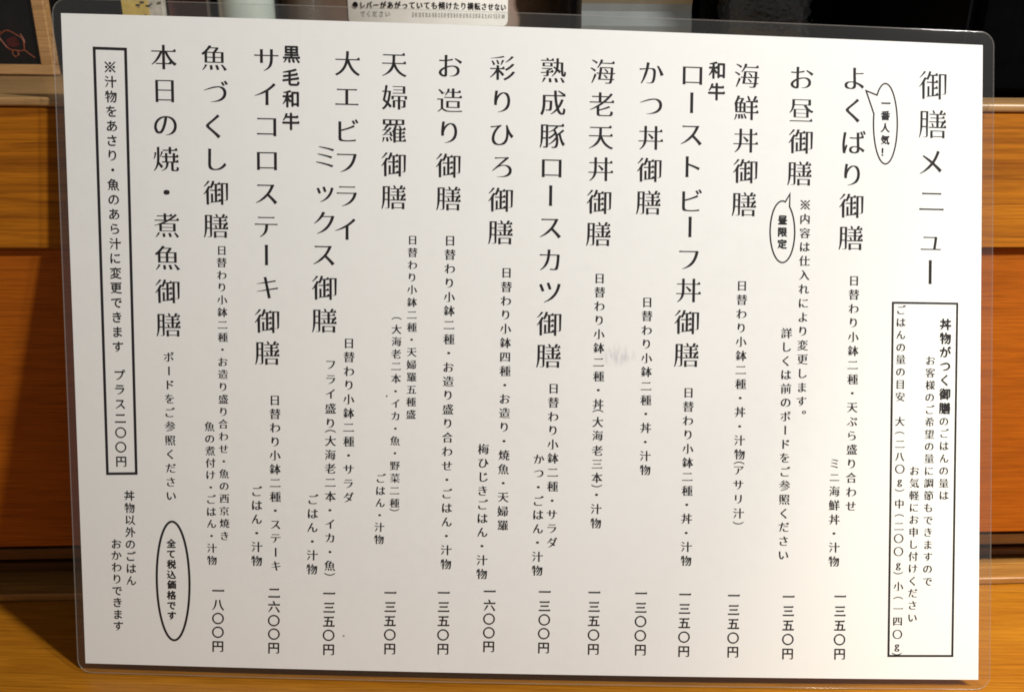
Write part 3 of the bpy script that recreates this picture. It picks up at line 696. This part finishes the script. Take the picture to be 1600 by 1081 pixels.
def offset_loop(P, d):
    n = len(P); out = []
    A = sum(P[i][0] * P[(i + 1) % n][1] - P[(i + 1) % n][0] * P[i][1] for i in range(n))
    sg = 1 if A > 0 else -1
    for i in range(n):
        p0, p1, p2 = Vector(P[i - 1]), Vector(P[i]), Vector(P[(i + 1) % n])
        e1, e2 = (p1 - p0).normalized(), (p2 - p1).normalized()
        n1, n2 = Vector((e1.y, -e1.x)) * sg, Vector((e2.y, -e2.x)) * sg
        m = (n1 + n2).normalized()
        out.append(tuple(p1 + m * (d / max(.35, m.dot(n1)))))
    return out
for kind, st, P in FRAMES:
    ink(kind, [offset_loop(P, st / 2), offset_loop(P, -st / 2)[::-1]])

def blob(u, v, r, n=9, sx=1.0):
    return [(u + r * sx * (.75 + .5 * random.random()) * math.cos(2 * math.pi * k / n), v + r * (.75 + .5 * random.random()) * math.sin(2 * math.pi * k / n)) for k in range(n)]
M_SPECK = plain('speck', (0.16, 0.12, 0.10), rough=.7)
for u, v, r in ((-47.6, -13.4, .33), (-61.5, -93.3, .33), (-29.6, 83.7, .18)):
    ink('ink_speck', [blob(u, v, r)], M_SPECK)
sm = ink('smudge', [[(27.4 + 6.6 * math.cos(t), .6 + 4.0 * math.sin(t)) for t in [k * math.pi / 20 for k in range(40)]]], M_SMUDGE, w=.085)
sm['label'] = 'faint lavender smudge in the middle of the paper'

# ------------------------------------------------------------------ things standing on the ledge, behind the menu
ZS = ZT + 0.1

# framed dark panel, far left
fr = thing('framed_panel', (-331, 236, ZS), 'light wood framed black panel with a red turtle drawing', 'framed panel', rz=math.radians(2.0))
fr.rotation_euler[0] = math.radians(-.5)
FW, FH, FB = 75.0, 210.0, 5.2
M_BLACKPANEL = plain('black_panel', (0.006, 0.005, 0.005), rough=.35, var=.3)
bm = bmesh.new()
add_box(bm, -FW, FW, 0, 7, .6, FB + .6, .7); add_box(bm, -FW, FW, 0, 7, FH - FB, FH, .7)
add_box(bm, -FW, -FW + 6.4, .1, 6.9, FB + .5, FH - FB - .1, .7); add_box(bm, FW - 6.4, FW, .1, 6.9, FB + .5, FH - FB - .1, .7)
from_bm('frame', bm, M_FRAME, fr)
box('panel', (-FW + 6, FW - 6, 2.5, 5.5, FB, FH - FB + .5), M_BLACKPANEL, fr)
M_RED = plain('dark_red_paint', (0.06, 0.007, 0.006), rough=.5, var=.4, scale=500)
M_ORANGE = plain('orange_red_paint', (0.30, 0.075, 0.035), rough=.5, var=.3, scale=500)
def fx(px, py):     # position on the panel, millimetres from its lower right inner corner
    return Vector((FW - 6.4 - (66 - px) * .36, 2.3, FB + (106 - py) * .36))
bm = bmesh.new()
body = []
for k in range(28):
    t = 2 * math.pi * k / 28
    a, b = 18.5 * math.cos(t), 12.0 * math.sin(t)
    wob = 1 + .06 * math.sin(5 * t)
    body.append(fx(27 + (a * .86 - b * .5) * wob, 72 + (a * .5 + b * .86) * wob))
add_tube(bm, body, .24, 6, True)
for path in ([(11, 61), (4, 63), (-2, 65)], [(12, 60), (8, 56), (6, 52)], [(42, 84), (48, 89), (56, 95)], [(25, 84), (24, 90), (28, 94), (33, 91), (32, 85)], [(40, 62), (43, 67), (45, 74)]):
    add_tube(bm, [fx(*q) for q in path], .22, 6)
from_bm('turtle_outline', bm, M_ORANGE, fr)
bm = bmesh.new()
for sx_, sy_, r in ((28, 73, 4.6),):
    c = fx(sx_, sy_); n = 10
    vs = [bm.verts.new((c + Vector((r * (.6 + .3 * random.random()) * math.cos(2 * math.pi * k / n), .1, r * .55 * (.8 + .4 * random.random()) * math.sin(2 * math.pi * k / n)))) * MM) for k in range(n)]
    f = bm.faces.new(vs)
def thicken(bm):
    ret = bmesh.ops.extrude_face_region(bm, geom=bm.faces[:])
    for v in [g for g in ret['geom'] if isinstance(g, bmesh.types.BMVert)]: v.co.y -= .15 * MM
thicken(bm)
from_bm('turtle_shell', bm, M_RED, fr)
bm = bmesh.new(); c = fx(5, -4)
bm.faces.new([bm.verts.new((c + Vector((4.2 * (.8 + .3 * random.random()) * math.cos(2 * math.pi * q / 12), .1, 3.2 * (.8 + .3 * random.random()) * math.sin(2 * math.pi * q / 12)))) * MM) for q in range(12)])
thicken(bm)
from_bm('red_mark', bm, M_RED, fr)

# small packet with yellow front
pk = thing('small_packet', (-208.5, 244, ZS), 'small yellow fronted packet with dark speckled print beside the framed panel', 'packet')
box('packet_body', (-9, 13, 0, 26, 0, 88), plain('packet_paper', (.50, .47, .40), rough=.5, var=.25, scale=260), pk, bev=.8)
box('front_label', (-8.6, 5.5, -.5, -.05, 2, 86), plain('yellow_label', (.58, .42, .11), rough=.45, var=.2, scale=160), pk)
bm = bmesh.new()
for k in range(46):
    x, z = random.uniform(-1, 12), random.uniform(8, 50); r = random.uniform(.3, 1.1)
    add_box(bm, x - r, x + r, -.8, -.52 if x < 5 else -.02, z - r * .4, z + r * .4)
from_bm('printed_marks', bm, plain('packet_print', (.03, .03, .03)), pk)

# dark red carton and a navy bottle
dk = thing('dark_red_carton', (-182.5, 246, ZS), 'dark red carton standing between the yellow packet and a navy bottle', 'carton')
box('carton_body', (-11, 9.3, 0, 40, 0, 120), plain('dark_red_card', (.075, .022, .018), rough=.5, var=.3, scale=200), dk, bev=.5)
box('pale_edge', (9.4, 11.0, -.3, 3, 0, 120), plain('pale_card_edge', (.36, .33, .33), rough=.5), dk)
nb = thing('navy_bottle', (-163.6, 253, ZS), 'slim navy black bottle beside the dark red carton', 'bottle')
bm = bmesh.new(); add_lathe(bm, [(6, 0), (7.2, 1), (7.4, 3), (7.4, 95), (5, 104), (3.2, 110), (3.2, 124)], 32)
from_bm('bottle_body', bm, plain('navy_glaze', (.012, .016, .035), rough=.18), nb, smooth=True)
bm = bmesh.new(); add_lathe(bm, [(4, 122), (4, 136), (3.4, 137)], 24)
from_bm('cap', bm, plain('navy_cap', (.02, .02, .03), rough=.4), nb)

# pale translucent canister
cn = thing('pale_canister', (-147.6, 232, ZS), 'pale grey green canister with bright upright streaks, left of the dark jug', 'canister')
bm = bmesh.new(); add_lathe(bm, [(12.6, 0), (13.7, .8), (14, 2.5), (14, 112), (13.4, 114)], 56)
from_bm('canister_body', bm, plain('pale_plastic', (.44, .50, .46), rough=.16, var=.06, coat=.6), cn, smooth=True)
bm = bmesh.new(); add_lathe(bm, [(14.4, 114.2), (14.6, 116), (14.6, 128), (13.8, 130)], 48)
from_bm('lid', bm, plain('pale_lid', (.5, .52, .5), rough=.3), cn)

# the dark air pot with its caution label
pot = thing('air_pot', (-62, 292, ZS), 'dark brown cylindrical air pot with a white caution label on its front', 'air pot')
PR = 84.0
bm = bmesh.new(); add_lathe(bm, [(78, 0), (PR - 1.5, 1.0), (PR, 3.5), (PR, 6), (PR - .8, 7), (PR - .8, 235), (PR - 6, 252)], 128)
pm = plain('dark_brown_enamel', (.17, .105, .068), rough=.42, metal=.0, var=.12, coat=.5)
from_bm('pot_body', bm, pm, pot, smooth=True)
bm = bmesh.new(); add_lathe(bm, [(PR + .3, 0.2), (PR + .6, 1), (PR + .6, 5.0), (PR + .2, 5.8)], 128)
from_bm('base_ring', bm, plain('black_plastic', (.010, .010, .011), rough=.35), pot, smooth=True)
bm = bmesh.new(); add_lathe(bm, [(PR - 5, 252.5), (PR - 2, 256), (PR - 4, 282), (60, 292)], 96)
from_bm('pot_lid', bm, plain('pot_lid_plastic', (.012, .011, .011), rough=.3), pot, smooth=True)

def on_pot(s, z, r):   # s: millimetres along the wall, 0 facing the viewer
    a = s / PR - math.pi / 2
    return Vector((r * math.cos(a), r * math.sin(a), z)) * MM
LS0, LS1, LZ0, LZ1, LR = -31.0, 51.5, 26.4, 70.0, 3.2
bm = bmesh.new()
def lab_poly(r):
    pts = []
    for cx, cz, t0 in ((LS1 - LR, LZ1 - LR, 0), (LS0 + LR, LZ1 - LR, 90), (LS0 + LR, LZ0 + LR, 180), (LS1 - LR, LZ0 + LR, 270)):
        pts += [(cx + LR * math.cos(math.radians(t0 + t)), cz + LR * math.sin(math.radians(t0 + t))) for t in range(0, 91, 15)]
    return pts
zs = [LZ0 + t for t in (0, .12, .5, 1.2, 2.2, 3.2)] + [LZ0 + 3.2 + (LZ1 - LZ0 - 6.4) * i / 6 for i in range(1, 6)] + [LZ1 - t for t in (3.2, 2.2, 1.2, .5, .12, 0)]
rows = []
for z in zs:
    e = min(z - LZ0, LZ1 - z); d = LR - math.sqrt(max(0, LR * LR - (LR - e) ** 2)) if e < LR else 0
    rows.append([bm.verts.new(on_pot(LS0 + d + (LS1 - LS0 - 2 * d) * j / 40, z, PR - .55)) for j in range(41)])
for i in range(len(rows) - 1):
    for j in range(40): bm.faces.new((rows[i][j], rows[i][j + 1], rows[i + 1][j + 1], rows[i + 1][j]))
lab = from_bm('caution_label', bm, plain('label_white', (.80, .79, .74), rough=.35, var=.04, coat=.4), pot, smooth=True)

fcu = bpy.data.curves.new('glyph_source', 'FONT'); fob = bpy.data.objects.new('glyph_source', fcu); COL.objects.link(fob)
_raw.clear()
def pot_text(s, x0, x1, z, em, kx, ky, mat_):
    polys = []
    n = len(s)
    for i, ch in enumerate(s):
        R = raw_glyph(ch)
        cx = x0 + (x1 - x0) * i / (n - 1)
        R2 = styled(ch, 0, ky, 0) if ch != '●' else [[Vector((.40 * math.cos(q * .2618), .40 * math.sin(q * .2618))) for q in range(24)]]
        if ch in 'ー': R2 = [[Vector((-p.y, p.x)) for p in P] for P in R2]
        for P in R2: polys.append([(cx + p.x * em * .9, z + p.y * em) for p in P])
    me = fill_mesh('label_text', polys)
    bm = bmesh.new()
    for q, (dx, dy) in enumerate(((0, 0), (-kx * em, 0), (kx * em, 0), (0, kx * em * .6)) if kx > 0 else ((0, 0),)):
        n0 = len(bm.verts); bm.from_mesh(me); bm.verts.ensure_lookup_table()
        for v in bm.verts[n0:]: v.co = on_pot(v.co.x + dx, v.co.y + dy, PR - .32 + .015 * q)
    bm.to_mesh(me); bm.free(); me.materials.clear()
    return link_mesh('label_text', me, mat_, lab)
pot_text('　レバーがあがっていても傾けたり横転させない', LS0 + 4.6, LS1 - 2.8, 35.2, 3.6, .032, .0, M_INK)
bm = bmesh.new()
bm.faces.new([bm.verts.new(on_pot(LS0 + 4.3 + 1.45 * math.cos(q * .1963), 35.3 + 1.45 * math.sin(q * .1963), PR - .28)) for q in range(32)])
from_bm('bullet_dot', bm, M_INK, lab)
pot_text('でください', LS0 + 8.2, LS0 + 21.0, 31.3, 3.0, .0, .0, plain('grey_ink', (.13, .12, .11)))
bm = bmesh.new()            # a line of small print too fine to read
x = LS0 + 33.0
def tick(x0, x1, z0, z1):
    bm.faces.new([bm.verts.new(on_pot(a, b, PR - .30)) for a, b in ((x0, z0), (x1, z0), (x1, z1), (x0, z1))])
while x < LS1 - 4.5:
    wd = random.uniform(1.0, 1.5)
    for q in range(3):
        z0 = 30.1 + q * .75 + random.uniform(-.15, .15)
        tick(x + random.uniform(0, .3), x + wd - random.uniform(0, .3), z0, z0 + .22)
    xv = x + random.uniform(.2, wd - .3); tick(xv, xv + .22, 29.9, 32.0)
    x += wd + random.uniform(.25, .45)
tick(LS1 - 3.6, LS1 - 2.0, 30.2, 31.8)
from_bm('fine_print', bm, plain('pale_ink', (.34, .33, .30)), lab)
bpy.data.objects.remove(fob, do_unlink=True)

# brushed steel container with sideways ribs
st = thing('steel_container', (47.5, 200, ZS), 'brushed grey steel container with sideways ribs between the air pot and the glass carafe', 'container')
prof = []
bm = bmesh.new()
zz = 0.0; ring = []
for k in range(40):
    z = k * 3.3
    d = 2.0 + 2.0 * math.sin(k * 1.05)
    ring.append((z, d))
vsr = []
for z, d in ring:
    x0, x1, y0, y1 = -26, 26, 2 - d, 50 + d
    vsr.append([bm.verts.new(Vector(q) * MM) for q in ((x0, y0, z), (x1, y0, z), (x1, y1, z), (x0, y1, z))])
for a, b in zip(vsr, vsr[1:]):
    for k in range(4): bm.faces.new((a[k], a[(k + 1) % 4], b[(k + 1) % 4], b[k]))
bm.faces.new(vsr[0][::-1]); bm.faces.new(vsr[-1])
from_bm('container_body', bm, plain('brushed_steel', (.36, .385, .38), rough=.32, metal=.75, var=.06), st)
box('container_lid', (-28.5, 28.5, -1.5, 55.5, 132.8, 138), plain('steel_lid', (.45, .46, .45), rough=.3, metal=.7), st, bev=1.2)

# glass carafe filled with a black drink
cf = thing('glass_carafe', (118.5, 216, ZS), 'clear glass carafe filled with a black liquid, right of the steel container', 'carafe')
def carafe_prof(r, rb, z0):
    pr = [(r * .05, z0)]
    pr += [(r - rb + rb * math.sin(math.radians(t)), z0 + rb * (1 - math.cos(math.radians(t)))) for t in range(0, 91, 10)]
    return pr
bm = bmesh.new()
outer = carafe_prof(38.0, 26, 0) + [(38.2, 60), (38, 100), (34, 130), (26, 150), (23, 168), (24, 180)]
inner = [(21.8, 180), (21, 168), (23, 150), (28, 129), (31.2, 100), (31.3, 60)] + carafe_prof(31.2, 21, 6)[::-1]
add_lathe(bm, outer + inner, 96)
from_bm('carafe_glass', bm, glass('clear_glass', (.96, .98, .98), bump=.22), cf, smooth=True)
bm = bmesh.new()
add_lathe(bm, carafe_prof(31.1, 21, 6.1) + [(31.2, 60), (31.1, 98)], 72)
from_bm('black_liquid', bm, plain('black_drink', (.004, .003, .003), rough=.1, spec=.3, var=.05), cf, smooth=True)

# black appliance on the right
ap = thing('black_appliance', (171, 104, ZS), 'matte black box shaped appliance at the right end behind the menu', 'appliance', rz=math.radians(3.3))
M_BLK = plain('matte_black', (.0022, .0022, .0024), rough=.9, spec=0.0, var=.2)
box('appliance_body', (-10, 150, 0, 130, 2, 190), M_BLK, ap, bev=3)
box('side_panel', (-13.5, -10.2, 4, 126, 3, 186), plain('side_panel_black', (.0045, .0045, .0055), rough=.7, spec=.02), ap, bev=1)
for x, y in ((0, 12), (140, 12), (0, 118), (140, 118)):
    bm = bmesh.new(); add_lathe(bm, [(5, 0), (5.4, .4), (5.4, 1.9)], 20, x, y)
    from_bm('foot', bm, plain('rubber', (.01, .01, .01), rough=.8), ap)

# black cabinet behind the carafe
cb = thing('black_cabinet', (150, 300, ZS), 'tall black cabinet standing behind the glass carafe', 'cabinet', rz=math.radians(2))
box('cabinet_body', (-55, 150, 0, 120, 0, 300), M_BLK, cb, bev=2)
box('cabinet_door', (-51, 146, -3.2, -.2, 4, 296), plain('door_black', (.002, .002, .0024), rough=.9, spec=0.0), cb, bev=1)
